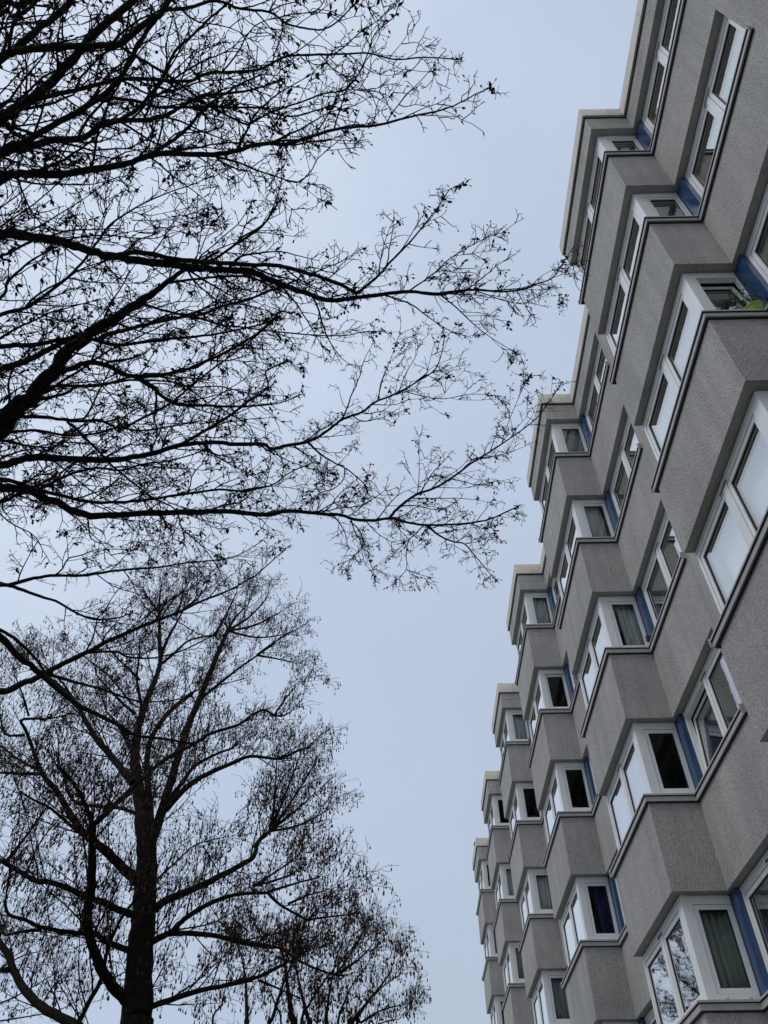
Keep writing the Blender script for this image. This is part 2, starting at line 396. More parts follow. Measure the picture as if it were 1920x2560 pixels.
for n, (i, k, side, kind, f0, f1) in enumerate(CURT):
    y = YN[i]; z = zs(k)
    if side == 'R': c = curtain_mesh('R', XO+REC+.14+.56*f0, XO+REC+.14+.56*f1, y+REC+.15, z-.01, z+1.33, .042, .10, rnd)
    elif side == 'B': c = curtain_mesh('L', y+.3, y+2.5, XO+REC+.22, z-.01, z+1.33, .022, .11, rnd)
    else: c = curtain_mesh('L', y-2.3, y-.2, XI+REC+.2, z-.01, z+1.33, .03, .13, rnd)
    o = c.build('curtain', M_CURT[kind], None, True)
    pos = {'R': 'narrow side window', 'B': 'wide outer window', 'A': 'wide recessed window'}[side]
    nm = {'pale': 'pale', 'grey': 'grey', 'green': 'sage green', 'navy': 'navy blue', 'net': 'white net', 'teal': 'dark teal'}[kind]
    lb = f'{nm} curtain in the {pos}, {ORD[k]} storey of the {BAY[i]} bay'
    if (i, k, side) == (2, 5, 'R'): lb = f'sage curtain in the narrow side window, fifth storey, second nearest bay, {"left" if f0 == 0 else "right"} half'
    tag(o, lb, 'curtain', 'curtains behind the windows')

# flower pot on the third-storey sill of the nearest bay
pot = thing('flower_pot', 'lime green flower pot with straggly red-flowered plant on a window sill', 'flower pot')
PX, PY, PZ = XI-.135, YN[1]+.02, zs(3)+.012
def lathe(prof, n, cx, cy, cz):
    b = MB()
    for r, zz in prof: b.v += [(cx+r*c, cy+r*s, cz+zz) for c, s in CIR[n]]
    for q in range(len(prof)-1):
        for t in range(n): b.f.append((q*n+t, q*n+(t+1) % n, (q+1)*n+(t+1) % n, (q+1)*n+t))
    return b
pb = lathe([(.001, 0), (.085, 0), (.09, .006), (.115, .095), (.118, .10), (.126, .10), (.128, .128), (.120, .130), (.116, .11), (.001, .108)], 28, PX, PY, PZ)
pot.location = (PX, PY, PZ)
def sub(mb, name, mt, par, smooth=False):
    ox, oy, oz = par.location
    mb.v = [(x-ox, y_-oy, z_-oz) for x, y_, z_ in mb.v]; return mb.build(name, mt, par, smooth)
sub(pb, 'pot', vary('lime_plastic', (.21, .33, .02), (.26, .39, .03), 3, .35, .5), pot, True)
pl, fl, lf = MB(), MB(), MB(); rr = random.Random(3)
for q in range(44):
    a = rr.uniform(0, 6.28); L = rr.uniform(.2, .44); lean = rr.uniform(.1, .6)
    p = Vector((PX+.05*math.cos(a), PY+.05*math.sin(a), PZ+.10)); d = Vector((math.cos(a)*lean-.25, math.sin(a)*lean-.1, 1)).normalized()
    pts = [p.copy()]
    for s_ in range(4): p = p+d*L/4; d = (d+Vector((rr.gauss(0, .2), rr.gauss(0, .2), -.08))).normalized(); pts.append(p.copy())
    pl.tube(pts, [.004, .0036, .003, .0026, .002], 4)
    for s_ in range(9):
        t = pts[rr.randint(1, 4)]; e1 = Vector((rr.gauss(0, 1), rr.gauss(0, 1), rr.gauss(0, 1))).normalized(); e2 = e1.orthogonal().normalized(); sz = rr.uniform(.014, .03)
        b = len(lf.v); lf.v += [tuple(t), tuple(t+e1*sz+e2*sz*.6), tuple(t+e1*sz*2), tuple(t+e1*sz-e2*sz*.6)]; lf.f.append((b, b+1, b+2, b+3))
    if q % 3 == 0:
        t = pts[-1]
        for s_ in range(6):
            e1 = Vector((rr.gauss(0, 1), rr.gauss(0, 1), rr.gauss(0, 1))).normalized(); e2 = e1.orthogonal().normalized(); sz = rr.uniform(.014, .024)
            b = len(fl.v); fl.v += [tuple(t), tuple(t+e1*sz+e2*sz*.7), tuple(t+e1*sz*1.6), tuple(t+e1*sz-e2*sz*.7)]; fl.f.append((b, b+1, b+2, b+3))
plant = sub(pl, 'plant', mat('stem_green', (.10, .14, .05), .8)[0], pot)
for nm_, mb_, mt_ in (('foliage', lf, mat('leaf_green', (.05, .13, .025), .7)[0]), ('blossom', fl, mat('red_petal', (.35, .03, .02), .7)[0])):
    o = mb_.build(nm_, mt_, plant); mb2 = o.data
    for v in mb2.vertices: v.co -= Vector(pot.location)

# small dark box clipped to a window frame
sx = XI+REC-.075; sy_ = YN[2]+REC-.035; sz_ = zs(3)+.30
q = MB(); q.box(sx-.045, sx+.045, sy_-.03, sy_+.03, sz_-.045, sz_+.045); q.box(sx-.052, sx+.03, sy_-.034, sy_+.02, sz_+.045, sz_+.055); q.box(sx-.012, sx+.012, sy_+.03, sy_+.05, sz_-.02, sz_+.02); q.box(sx-.02, sx+.02, sy_-.04, sy_-.03, sz_-.02, sz_+.02)
tag(q.build('sensor_box', mat('dark_plastic', (.05, .045, .05), .5)[0]), 'small dark box fixed to a white window frame beside a blue panel', 'sensor')

# bird on the farthest coping
bird = MB(); bx, by, bz = XO-.03, 37.9, ZC1
def ell(mb, c, r, n=10, k=7, rot=0):
    b = len(mb.v)
    for q in range(k+1):
        t = math.pi*q/k
        for cs, sn in CIR[n]:
            x_, z_ = r[0]*math.sin(t)*cs, r[2]*math.cos(t); y_ = r[1]*math.sin(t)*sn
            y2, z2 = y_*math.cos(rot)-z_*math.sin(rot), y_*math.sin(rot)+z_*math.cos(rot)
            mb.v.append((c[0]+x_, c[1]+y2, c[2]+z2))
    for q in range(k):
        for t in range(n): mb.f.append((b+q*n+t, b+(q+1)*n+t, b+(q+1)*n+(t+1) % n, b+q*n+(t+1) % n))
ell(bird, (bx, by, bz+.105), (.05, .055, .085), rot=.5)
ell(bird, (bx, by-.045, bz+.20), (.03, .034, .032))
bird.tube([(bx, by-.07, bz+.198), (bx, by-.10, bz+.19)], [.009, .001], 5)
bird.tube([(bx, by+.04, bz+.05), (bx, by+.10, bz-.03), (bx, by+.14, bz-.08)], [.025, .022, .012], 5)
for s_ in (-.018, .018): bird.tube([(bx+s_, by, bz+.05), (bx+s_, by-.008, bz-.0)], [.006, .005], 5)
tag(bird.build('bird', mat('dark_feathers', (.02, .02, .024), .7)[0], None, True), 'small dark bird perched on the roof edge of the farthest bay', 'bird')
# ------------------------------------------------------------------ trees
CROP = {'A': (0, 0, 2.37), 'B': (600, 0, 2.37), 'C': (0, 500, 2.37), 'D': (0, 1000, 2.37), 'E': (600, 900, 2.37), 'F': (0, 1500, 2.074),
        'G': (0, 2000, 2.37), 'H': (500, 2000, 2.552), 'K': (700, 500, 2.183), 'P': (0, 0, 1)}
def parse(txt):
    out_ = []
    for ln in txt.strip().split('\n'):
        tk = ln.split(); w0, w1 = float(tk[0]), float(tk[1]); pts = []; sc = 1
        for t in tk[2:]:
            if t in CROP: ox, oy, s_ = CROP[t]; sc = sc if pts else s_; continue
            x, y_ = t.split(','); pts.append((ox+float(x)/s_, oy+float(y_)/s_))
        out_.append((w0/sc, w1/sc, pts))
    return out_
def ray(x, y): return FW+RT*((x-960)/FPX)-UP*((y-1280)/FPX)
def spline(pts, rad, jit, rng, sub_=4):
    P, R_ = [], []
    n = len(pts)
    for i in range(n-1):
        p0, p1, p2, p3 = pts[max(i-1, 0)], pts[i], pts[i+1], pts[min(i+2, n-1)]
        L = (p2-p1).length; k = sub_ if L > .12 else 2
        for s_ in range(k):
            t = s_/k; t2, t3 = t*t, t*t*t
            q = .5*((2*p1)+(p2-p0)*t+(2*p0-5*p1+4*p2-p3)*t2+(3*p1-p0-3*p2+p3)*t3)
            r_ = rad[i]+(rad[i+1]-rad[i])*t
            if 0 < t: q = q+Vector((rng.gauss(0, 1), rng.gauss(0, 1), rng.gauss(0, 1)))*jit*r_; r_ *= rng.uniform(.93, 1.07)
            P.append(q); R_.append(r_)
    P.append(pts[-1]); R_.append(rad[-1]); return P, R_
def lift(lines, place, q_of, rng, first, span, near=34):
    """turn traced lines into 3-D limbs; q is the height (or distance) the limb takes over from the limb it grows from"""
    bank, res = [], []
    for w0, w1, pts in lines:
        L = sum(math.dist(a, b) for a, b in zip(pts, pts[1:])); x, y_ = pts[0]; q0 = None; par = -1
        if x > 14 or not first:
            best = near
            for bi, bp in enumerate(bank):
                for bx_, by_, bq in bp:
                    d = math.hypot(bx_-x, by_-y_)
                    if d < best: best, q0, par = d, bq, bi
        edge = q0 is None
        if q0 is None: q0 = q_of(x, y_, rng)
        q1 = q0+span(L, rng); acc = 0; P3, R3, bp = [], [], []
        for i, (a, b_) in enumerate(pts):
            if i: acc += math.dist(pts[i-1], pts[i])
            t = acc/L; q = q0+(q1-q0)*t; p = place(a, b_, q); d = p.dot(FW)
            P3.append(p+Vector((0, 0, EYE))); R3.append((w0+(w1-w0)*t**.8)*.47*d/FPX)
            bp.append((a, b_, q))
        fine = []
        for (a, b_) in zip(bp, bp[1:]):
            for s_ in range(6): fine.append(tuple(a[j]+(b_[j]-a[j])*s_/6 for j in range(3)))
        fine.append(bp[-1]); bank.append(fine)
        res.append((P3, R3, edge, par))
    return res
def rv(rng): return Vector((rng.gauss(0, 1), rng.gauss(0, 1), rng.gauss(0, 1))).normalized()
def shoot(p, d, L, n, wob, bend, rng):
    pts = [p.copy()]; d = d.copy(); s_ = L/n
    for i in range(n):
        p = p+d*s_; pts.append(p.copy())
        d = (d+Vector((rng.gauss(0, wob), rng.gauss(0, wob), rng.gauss(0, wob)))+bend).normalized()
    return pts
def side_dir(t, lo_, hi_, rng):
    ax = rv(rng); ax = (ax-t*ax.dot(t)).normalized(); a = math.radians(rng.uniform(lo_, hi_))
    return t*math.cos(a)+ax*math.sin(a)
def leafbit(mb, p, d, L, wd, rng):
    e2 = d.orthogonal().normalized(); e2 = (e2*math.cos(rng.random()*6)+d.cross(e2)*math.sin(rng.random()*6)).normalized(); e3 = d.cross(e2)
    b = len(mb.v); c = rng.uniform(-.4, .4)
    a1 = p+d*L*.45+e2*wd+e3*wd*c; a2 = p+d*L+e3*wd*c*1.6; a3 = p+d*L*.5-e2*wd*.9+e3*wd*c
    mb.v += [tuple(p), tuple(a1), tuple(a2), tuple(a3)]; mb.f += [(b, b+1, b+2), (b, b+2, b+3)]

T1 = '''
130 90 C -40,1360 60,1270 200,1150 330,1020
85 55 C 330,1020 370,920 480,840 560,770 700,690 830,600
50 14 C 830,600 950,520 1050,440 1180,370 1300,300
60 40 C -10,213 200,225 360,245 500,290 650,330 800,355 1000,380 1150,400 1300,410 1480,420
42 5 C 1480,420 1580,465 K 60,480 150,510 250,545 400,535 560,515 700,500 870,515 980,495 1080,490 1200,500 1320,490 1410,455 1480,430 1520,380 1600,260
34 24 C 700,325 800,310 900,320 1000,345 1180,365 1340,375 1480,385 1659,390 K 100,385 230,425 330,460 420,510
50 35 A -10,360 60,320 200,200 310,110 420,10 450,-60
45 36 A -10,365 120,305 300,285 500,272 690,268 740,240 860,140 960,70 1000,0 1040,-60
60 45 A -10,718 120,630 250,540 340,450 470,300 560,200 700,80 790,0 840,-50
32 7 A 200,590 400,545 560,505 700,470 900,470 1120,480 1230,435 1400,425 B 120,410 270,335 430,325 600,320 760,315 880,345 950,352 1100,340 1300,352
42 26 A -10,908 150,840 350,720 560,600 660,520 740,420 800,300 870,180 960,60 1000,-40
55 10 A -10,918 150,880 300,830 500,815 580,750 700,715 850,712 960,690 1030,660 1120,605 1220,560 1300,560 1500,530 1659,480
28 12 A 700,715 820,640 930,510 980,420 1040,300 1150,200 1250,100 1350,20 1400,-40
55 6 A -10,1075 120,1025 300,1035 480,1015 700,980 850,935 950,910 1150,915 1300,910 1400,895 1480,865 1600,848 B 280,855 450,800 600,760 820,740 1000,695 1200,650 1320,600 1400,555 1490,518
30 10 A 850,935 980,860 1080,790 1160,700 1210,640 1280,590 1420,500 1550,440
24 9 A 620,580 750,590 850,610 930,635 1100,635 1300,635 1550,640 B 180,665 300,690 430,660 560,620
22 6 A 700,268 800,330 900,390 1000,450 1080,510 1200,600 1280,650 1400,710 1470,740 1540,700 B 200,660 350,610 500,555 620,530 700,440 760,310 800,200 920,90 945,0
26 8 A 980,60 1100,48 1200,20 1290,5 B 0,50 170,70 280,140 380,165 490,175 580,125 700,0
10 5 B 170,70 250,30 330,10 400,-30
16 5 A 1250,920 1420,965 1530,1015 B 60,990 120,1015 240,1055 300,1075 360,1075 430,1000 460,940 570,845 640,780
18 7 K 420,510 520,430 600,340 700,240 800,120 890,0
8 3 K 890,0 930,-60 1010,-90
10 4 K 700,500 800,430 880,365 920,325 1050,245 1180,185 1230,180
10 3 K 870,515 960,585 1060,680 1150,750 1230,800 1295,840
4 3 K 1480,430 1530,410 1610,400
4 2 K 1480,430 1500,480 1545,540
20 12 C 1180,370 1270,350 1400,260 1550,160 1659,0
14 4 B 0,1410 130,1335 190,1240 240,1100 245,1000 250,870
40 30 C -10,1008 140,960 300,880 420,820 560,770
34 10 C -10,870 180,860 380,825 500,810 560,830 700,860 900,835 1100,815 1300,790 1450,760 1600,720 1659,690
40 12 C 330,1030 420,1000 500,970 570,965 650,985 740,1035 850,1045 1000,1030 1150,985 1300,920 1450,840 1560,760 1659,660
30 6 C 800,1050 900,1110 1000,1190 1080,1215 1250,1218 1450,1225 1600,1210 E 120,270 250,250 370,200
24 6 C 200,1190 380,1150 450,1110 600,1095 750,1070 830,1070 1000,1075 1150,1110 1300,1105 1450,1140 1600,1160
26 8 C 120,1280 300,1290 450,1310 580,1305 650,1330 720,1350 850,1290 1000,1210 1150,1090 1250,1010 1400,900 1500,820 1620,720
30 14 C 600,810 750,770 900,730 1050,700 1200,675 1350,620 1500,580 1590,540 1659,525
18 6 C 850,620 950,650 1100,685 1200,705 1300,740 1400,750 1550,770 K 150,735 350,740 450,720 560,715
18 14 C 1000,490 1150,470 1300,455 1480,455 1580,500
50 5 D -10,387 150,345 280,340 450,350 650,355 820,335 950,305 1080,265 1250,250 1400,262 1560,262 1610,290 E 260,510 400,485 480,445 560,385 620,345 720,310 800,250 900,210 1000,160 1100,90 K 750,990 850,920 890,800 895,730
26 10 D 1060,270 1200,190 1320,120 1420,50 1480,0 E 80,230 165,160 150,80 180,50 290,0
16 6 E 400,485 480,560 560,610 630,645 700,700 760,760
9 4 E 620,645 615,700 560,760 470,790 400,850
10 4 E 320,510 400,570 450,640 500,680
6 3 K 530,1100 560,980 600,880 640,760
6 3 K 650,1040 690,940 750,830 740,730
7 3 K 680,1045 800,1075 900,1085 1040,1060 1200,1070
55 8 D -10,520 150,530 250,575 380,630 500,675 600,685 850,670 1050,665 1300,660 1450,670 1580,680 1659,665 E 150,915 300,895 480,910 600,920 680,945 800,950 890,940 980,960 1090,978 1250,975 1400,960 1500,935 1600,890 1659,860
20 5 E 890,935 930,885 1040,800 1160,755 1280,680 1390,600 1480,545 1560,490 K 1210,1330 1300,1270 1400,1190 1470,1100 1530,1005
16 4 E 1110,985 1180,1040 1260,1075 1330,1090 1400,1170 1460,1240 1510,1300
10 4 E 650,955 700,1000 725,1050 720,1120 650,1190 640,1290
5 3 E 720,1120 740,1200 800,1280
9 4 E 1090,978 1040,1030 1000,1070 985,1150 985,1240 920,1310
6 4 E 895,950 950,1010 1000,1060
5 3 E 985,1240 1060,1270 1140,1290
8 4 E 470,895 560,845 640,830 740,750 760,680
6 3 E 640,925 720,870 750,770
6 3 E 1160,755 1250,757 1340,757 1430,740
6 3 E 1050,790 1060,700 1062,600 1060,480
4 3 E 1060,740 1130,690 1180,680
5 3 E 1330,1090 1430,1070 1520,1010
5 3 K 1210,1330 1230,1260 1280,1130 1340,1000 1360,960
26 8 D -10,602 100,560 250,520 400,445 520,410 600,405 720,415 850,380 1000,360 1150,320 1220,290
28 7 D -10,468 100,490 250,540 400,575 550,605 700,605 850,595 1000,570 1150,550 1300,530 1450,540 1580,510 E 20,770 180,745 300,665 450,600
6 3 E 180,745 320,762 400,790 440,830
22 6 D -10,238 150,270 310,280 370,240
22 8 D -10,202 120,185 250,185 400,210 560,200 700,165 850,180 1050,150 1200,120
20 5 D 400,130 470,190 560,280 650,375 750,460 900,575 1040,650 1080,760 1180,850 1250,930 1310,1030
7 3 D 1080,760 1090,850 1060,970
12 6 D 90,210 130,270 220,360 270,450 320,520
12 5 D 330,370 430,450 560,550 700,620 800,670 900,750
26 5 D -10,1097 200,1055 330,1040 480,1040 650,1015 800,1000 950,990 1100,965 1300,945 1430,910 1560,830
12 4 D 330,1035 370,1000 405,940 480,920 580,885 700,885 770,885
6 3 D 405,940 400,860 390,780
26 8 D -10,1083 80,1105 200,1150 330,1190 450,1260 560,1300 700,1290 780,1260
9 4 D 450,1270 600,1300 790,1335
40 4 F -10,474 100,440 220,390 300,345 440,275 600,195 750,130 D 1050,1260 1200,1190 1350,1130 1500,1050 E 100,1270 180,1200 290,1100
40 12 F -10,183 100,295 220,390 380,530 500,590 620,650 700,700 850,720 1000,745
20 14 F -10,150 100,220 180,300 230,370
20 6 F 230,380 400,430 520,460 700,520 850,525 1000,500
16 6 F 440,275 600,268 660,295 800,300 950,260 1110,180
30 20 A -10,92 60,100 160,60 220,0 240,-30
40 30 A -10,47 100,30 250,-20
22 12 A -10,642 100,600 180,530 250,460 325,425
10 6 A -10,565 120,430 280,300 380,120 430,-20
20 14 A 40,760 130,820 180,850
16 8 A 200,870 300,890 520,910 640,935 720,945
16 9 A 250,880 300,940 430,985
10 6 A -10,1240 150,1120 290,980
12 7 A -10,1350 200,1210 380,1050
12 5 A 180,1370 300,1300 480,1190 560,1130
28 5 C -10,684 150,640 260,570 400,460 480,380 560,270 640,160 700,110 850,20 A 1000,1140 1150,1090 1260,1040
22 10 C -10,590 40,490 100,430 200,350 350,270
12 5 C 380,240 500,215 650,210 800,225 950,220 1030,160 1150,130
7 3 C 780,120 950,120 1130,110 1250,85
20 8 C 20,1240 50,1090 80,1000 180,880
8 5 C 1180,320 1250,150 1290,120
9 5 C 1180,340 1330,210 1420,130 1500,0
10 4 C -10,790 100,800 250,770 330,700
10 6 C 200,620 380,630 520,615 650,660 850,700 1050,690
'''
rng = random.Random(11)
def place_h(x, y, q): r_ = ray(x, y); return r_*(q/r_.z)
TX, TY = -5.3, 3.5
L1 = lift(parse(T1), place_h, lambda x, y, g_: 5.4+.9*g_.random()+(.5 if y < 500 else 0), rng, True, lambda L, g_: g_.uniform(.9, 2.0)*L/800)
maple = thing('maple_tree', 'near bare maple reaching in from the left, its long dark limbs with withered leaf clusters', 'tree', 'bare winter trees')
maple.location = (TX, TY, 0)
def local(mb, root):
    ox, oy, oz = root.location; mb.v = [(a-ox, b-oy, c-oz) for a, b, c in mb.v]; return mb
trunk = MB()
tp = [Vector((TX, TY, -.1)), Vector((TX+.03, TY, .6)), Vector((TX-.02, TY+.05, 2.2)), Vector((TX+.05, TY, 4.0)), Vector((TX, TY-.05, 5.2)), Vector((TX+.1, TY, 6.2)), Vector((TX-.25, TY-.1, 8.0))]
tp, tr_ = spline(tp, [.52, .42, .37, .34, .31, .24, .10], .05, rng, 5)
trunk.tube(tp, tr_, 14); local(trunk, maple).build('trunk', M_BARK1, maple, True)
crown, leaves = MB(), MB()
limbs3 = []
for P, R_, edge, par in L1:
    if edge and P[0].x < -1.5:
        h = max(2.6, min(P[0].z-1.3, 5.8)); base = Vector((TX, TY, h)); mid = P[0].lerp(base, .5)+Vector((0, 0, -.12))
        mid2 = P[0].lerp(base, .22); P = [base, mid, mid2]+P; R_ = [R_[0]*1.35+.01, R_[0]*1.2, R_[0]*1.06]+R_
    S, RR = spline(P, R_, .16, rng)
    mb = MB(); mb.tube(S, RR, 8 if RR[0] > .03 else 5); local(mb, maple).build('limb', M_BARK1, maple, True)
    limbs3.append((S, RR))
def cluster(p, d, g_, big):
    """dry stalks and withered leaf scraps at a twig tip"""
    for s_ in range(g_.randint(2, 4)):
        e = (d*.6+rv(g_)*.9).normalized(); L = g_.uniform(.03, .075)
        q = shoot(p, e, L, 3, .25, Vector((0, 0, -.35)), g_); crown.tube(q, [.0031, .0026, .0022, .0019], 3, False)
        if g_.random() < (.85 if big else .40): leafbit(leaves, q[-1], (q[-1]-q[-2]).normalized(), g_.uniform(.018, .04)*(1.5 if big else 1), g_.uniform(.004, .010)*(1.9 if big else 1), g_)
    if big:
        for s_ in range(g_.randint(2, 5)): leafbit(leaves, p, (rv(g_)+Vector((0, 0, -.8))).normalized(), g_.uniform(.04, .075), g_.uniform(.009, .019), g_)
def maple_twigs(S, RR, g_):
    acc = 0; nxt = g_.uniform(.05, .35)
    tot = sum((b-a).length for a, b in zip(S, S[1:])); run_ = 0
    for i in range(1, len(S)):
        seg = (S[i]-S[i-1]).length; run_ += seg; acc += seg
        if acc < nxt: continue
        acc = 0; r_ = RR[i]; nxt = g_.uniform(.06, .165)*(1.1 if r_ > .05 else 1)
        if S[i].x < -4.2: continue
        t = (S[i]-S[i-1]).normalized(); rest_ = tot-run_
        L = min(g_.uniform(.22, 1.25), .16+rest_*.6+.2*g_.random()) if r_ < .045 else g_.choice((g_.uniform(.3, 1.2), g_.uniform(.9, 2.3)))
        d = side_dir(t, 24, 66, g_); d = (d+Vector((0, 0, .08))).normalized()
        if r_ < .016: L = min(L, .09+rest_*.45+g_.uniform(.0, .14))
        r0 = min(.6*r_, .0048+.0068*L); n = max(3, int(L/.09))
        q = shoot(S[i], d, L, n, .13, t*.05+Vector((0, 0, .015)), g_)
        crown.tube(q, [max(.0032, r0*(1-.72*k/n)) for k in range(n+1)], 4 if r0 > .005 else 3, False)
        k = 1+(g_.random() < .5)
        while k < n:
            tt = (q[k]-q[k-1]).normalized(); L2 = g_.uniform(.06, .34)*(1-.45*k/n)
            for sd in range(2 if g_.random() < .35 else 1):
                d2 = side_dir(tt, 32, 72, g_); n2 = 3 if L2 < .18 else 4
                q2 = shoot(q[k], d2, L2, n2, .2, Vector((0, 0, .02)), g_)
                crown.tube(q2, [.0058, .0048, .0042, .0037, .0033][:n2+1], 3, False)
                for j in range(1, n2+1):
                    if g_.random() < .5:
                        t3 = (q2[j]-q2[j-1]).normalized(); d3 = side_dir(t3, 30, 80, g_); L3 = g_.uniform(.03, .11)
                        q3 = shoot(q2[j], d3, L3, 2, .25, Vector((0, 0, 0)), g_); crown.tube(q3, [.0040, .0035, .003], 3, False)
                        if g_.random() < .42: cluster(q3[-1], d3, g_, g_.random() < .10)
                if g_.random() < .65: cluster(q2[-1], d2, g_, g_.random() < .16)
            k += g_.choice((1, 1, 2, 2))
        cluster(q[-1], (q[-1]-q[-2]).normalized(), g_, g_.random() < .3)
    for j_ in range(1, 4): cluster(S[-j_], (S[-j_]-S[-j_-1]).normalized(), g_, g_.random() < .75)
for S, RR in limbs3: maple_twigs(S, RR, rng)
o = local(crown, maple).build('crown', M_TWIG1, maple)
o = local(leaves, maple).build('withered_leaves', M_LEAF1, maple)

# --- trees with hanging catkins
T2 = '''
205 112 G 800,1400 805,1320 820,1100 830,900 850,700 868,450 868,250 850,100
80 12 F 742,1150 720,1000 700,850 710,700 740,580 790,450 830,330 825,200 828,70
45 20 F 780,1200 770,1000 762,870 775,740 830,640 900,560 1000,480
65 25 F 765,1330 800,1210 850,1060 900,900 940,760 980,640 1040,500 1100,350 1150,230 1180,160
40 14 F 860,1085 980,960 1100,890 1220,840 1300,810 1430,825
30 12 F 865,1050 950,940 1010,860 1120,800 1200,770
70 48 G 745,1190 640,1060 560,900 520,760 520,640 545,500 545,300 548,160
20 14 G 545,520 590,510
40 14 G 548,150 640,70 F 700,960 800,870 900,800 1000,750 1100,690 1230,650 1310,595 1370,570 1420,600
20 8 F 1040,510 1130,440 1230,360 1330,290 1420,230
45 15 F 690,950 640,890 560,790 500,720 430,600 390,530 300,440 150,330
18 8 F 700,590 620,520 500,390
25 10 F 690,780 640,700 590,620 550,580
20 9 F 735,560 720,480 710,400 725,260
16 8 F 840,330 900,280 980,210 1100,185
25 8 F 830,300 870,200 920,110 950,50
30 18 F 480,1180 450,1080 400,980 330,890 300,870
75 14 G 850,520 700,370 600,280 500,200 400,60 F 300,1000 220,900 180,800 140,690 110,625 190,615 240,620
18 8 F 130,700 30,695 0,600
22 12 F 210,900 100,900 -20,895
20 10 F 200,880 100,830 -10,745
25 10 G 480,190 430,160 300,50 200,0 F 100,990
25 18 G 800,80 700,45 600,40 430,0 F 330,890
50 26 G 830,695 700,650 600,600 480,560 400,520 300,490 200,475 110,420 30,375 -30,340
25 12 G 30,375 150,220 280,40
45 18 G 800,900 650,850 560,790 450,790 250,755 150,710 50,675 30,600
25 15 G 240,770 130,780 30,800
75 40 G 560,1470 470,1370 400,1310 280,1250 150,1130 75,1000 50,920 -10,840
40 30 G 75,1005 -20,1010
35 18 G 460,1330 530,1190 600,1060 640,880 720,700 820,570
55 24 G 880,680 960,610 1100,545 1250,480 1400,400 1500,340 1530,250 1600,185
16 6 H 440,200 460,100 480,-40 500,-120
40 14 G 880,850 1000,790 1100,700 1250,610 1400,560 1580,550 H 430,590 500,660 600,720 680,765
38 12 G 880,860 950,810 1050,790 1250,800 1450,850 1620,870 H 200,890 400,935 510,945 620,1020 750,1080 880,1120
40 18 G 850,1240 1050,1170 1200,1125 1400,1085 1500,1060 H 260,1145 370,1130 540,1045
18 8 H 370,1150 470,1190 570,1235 650,1270
16 6 G 900,500 1050,360 1150,270 1240,240 1330,220
10 5 G 1200,270 1300,430 1370,495
9 3 P 675,2078 712,1990 753,1883
9 3 P 675,2078 732,1998 785,1912
9 3 P 675,2078 739,2027 787,1983
8 3 P 675,2078 746,2064 817,2027
8 3 P 680,2070 686,1988 693,1892
8 3 P 569,1577 590,1542 620,1512
8 3 P 569,1577 624,1542 666,1497
8 3 P 569,1577 634,1564 700,1531
7 3 P 569,1577 644,1594 709,1586
9 3 P 689,1898 730,1884 771,1866
7 3 P 685,1789 715,1745 741,1715
7 3 P 685,1789 708,1789 729,1778
8 3 P 399,1534 375,1501 357,1471
8 3 P 399,1534 399,1494 405,1457
8 3 P 440,1540 453,1503 463,1466
8 3 P 450,1530 490,1500 514,1470
8 3 P 535,1590 565,1538 592,1479
7 3 P 642,1638 681,1609 729,1580
7 3 P 642,1638 688,1646 722,1654
8 3 P 633,2215 698,2174 746,2137
8 3 P 633,2215 705,2196 760,2166
8 3 P 670,2230 744,2207 799,2193
8 3 P 720,2260 774,2237 815,2226
7 3 P 766,2300 823,2292 884,2285
7 3 P 840,2435 894,2401 935,2357
7 3 P 840,2435 880,2379 908,2327
7 3 P 350,1700 288,1640 241,1581
7 3 P 330,1760 268,1686 187,1626
7 3 P 188,1755 155,1706 100,1655
7 3 P 72,1790 57,1738 36,1686
'''
def place_y(x, y, q): r_ = ray(x, y); return r_*(q/r_.y)
CAT6 = [(math.cos(math.pi/2*i), math.sin(math.pi/2*i)) for i in range(4)]
def catkin(mb, p, L, wd):
    b = len(mb.v); x, y_, z = p
    mb.v.append((x, y_, z))
    for f, h in ((.75, .3), (1.0, .68)): mb.v += [(x+c*wd*f, y_+s_*wd*f, z-L*h) for c, s_ in CAT6]
    mb.v.append((x, y_, z-L))
    for t in range(4):
        w_ = (t+1) % 4
        mb.f += [(b, b+1+w_, b+1+t), (b+1+t, b+1+w_, b+5+w_, b+5+t), (b+5+t, b+5+w_, b+9)]
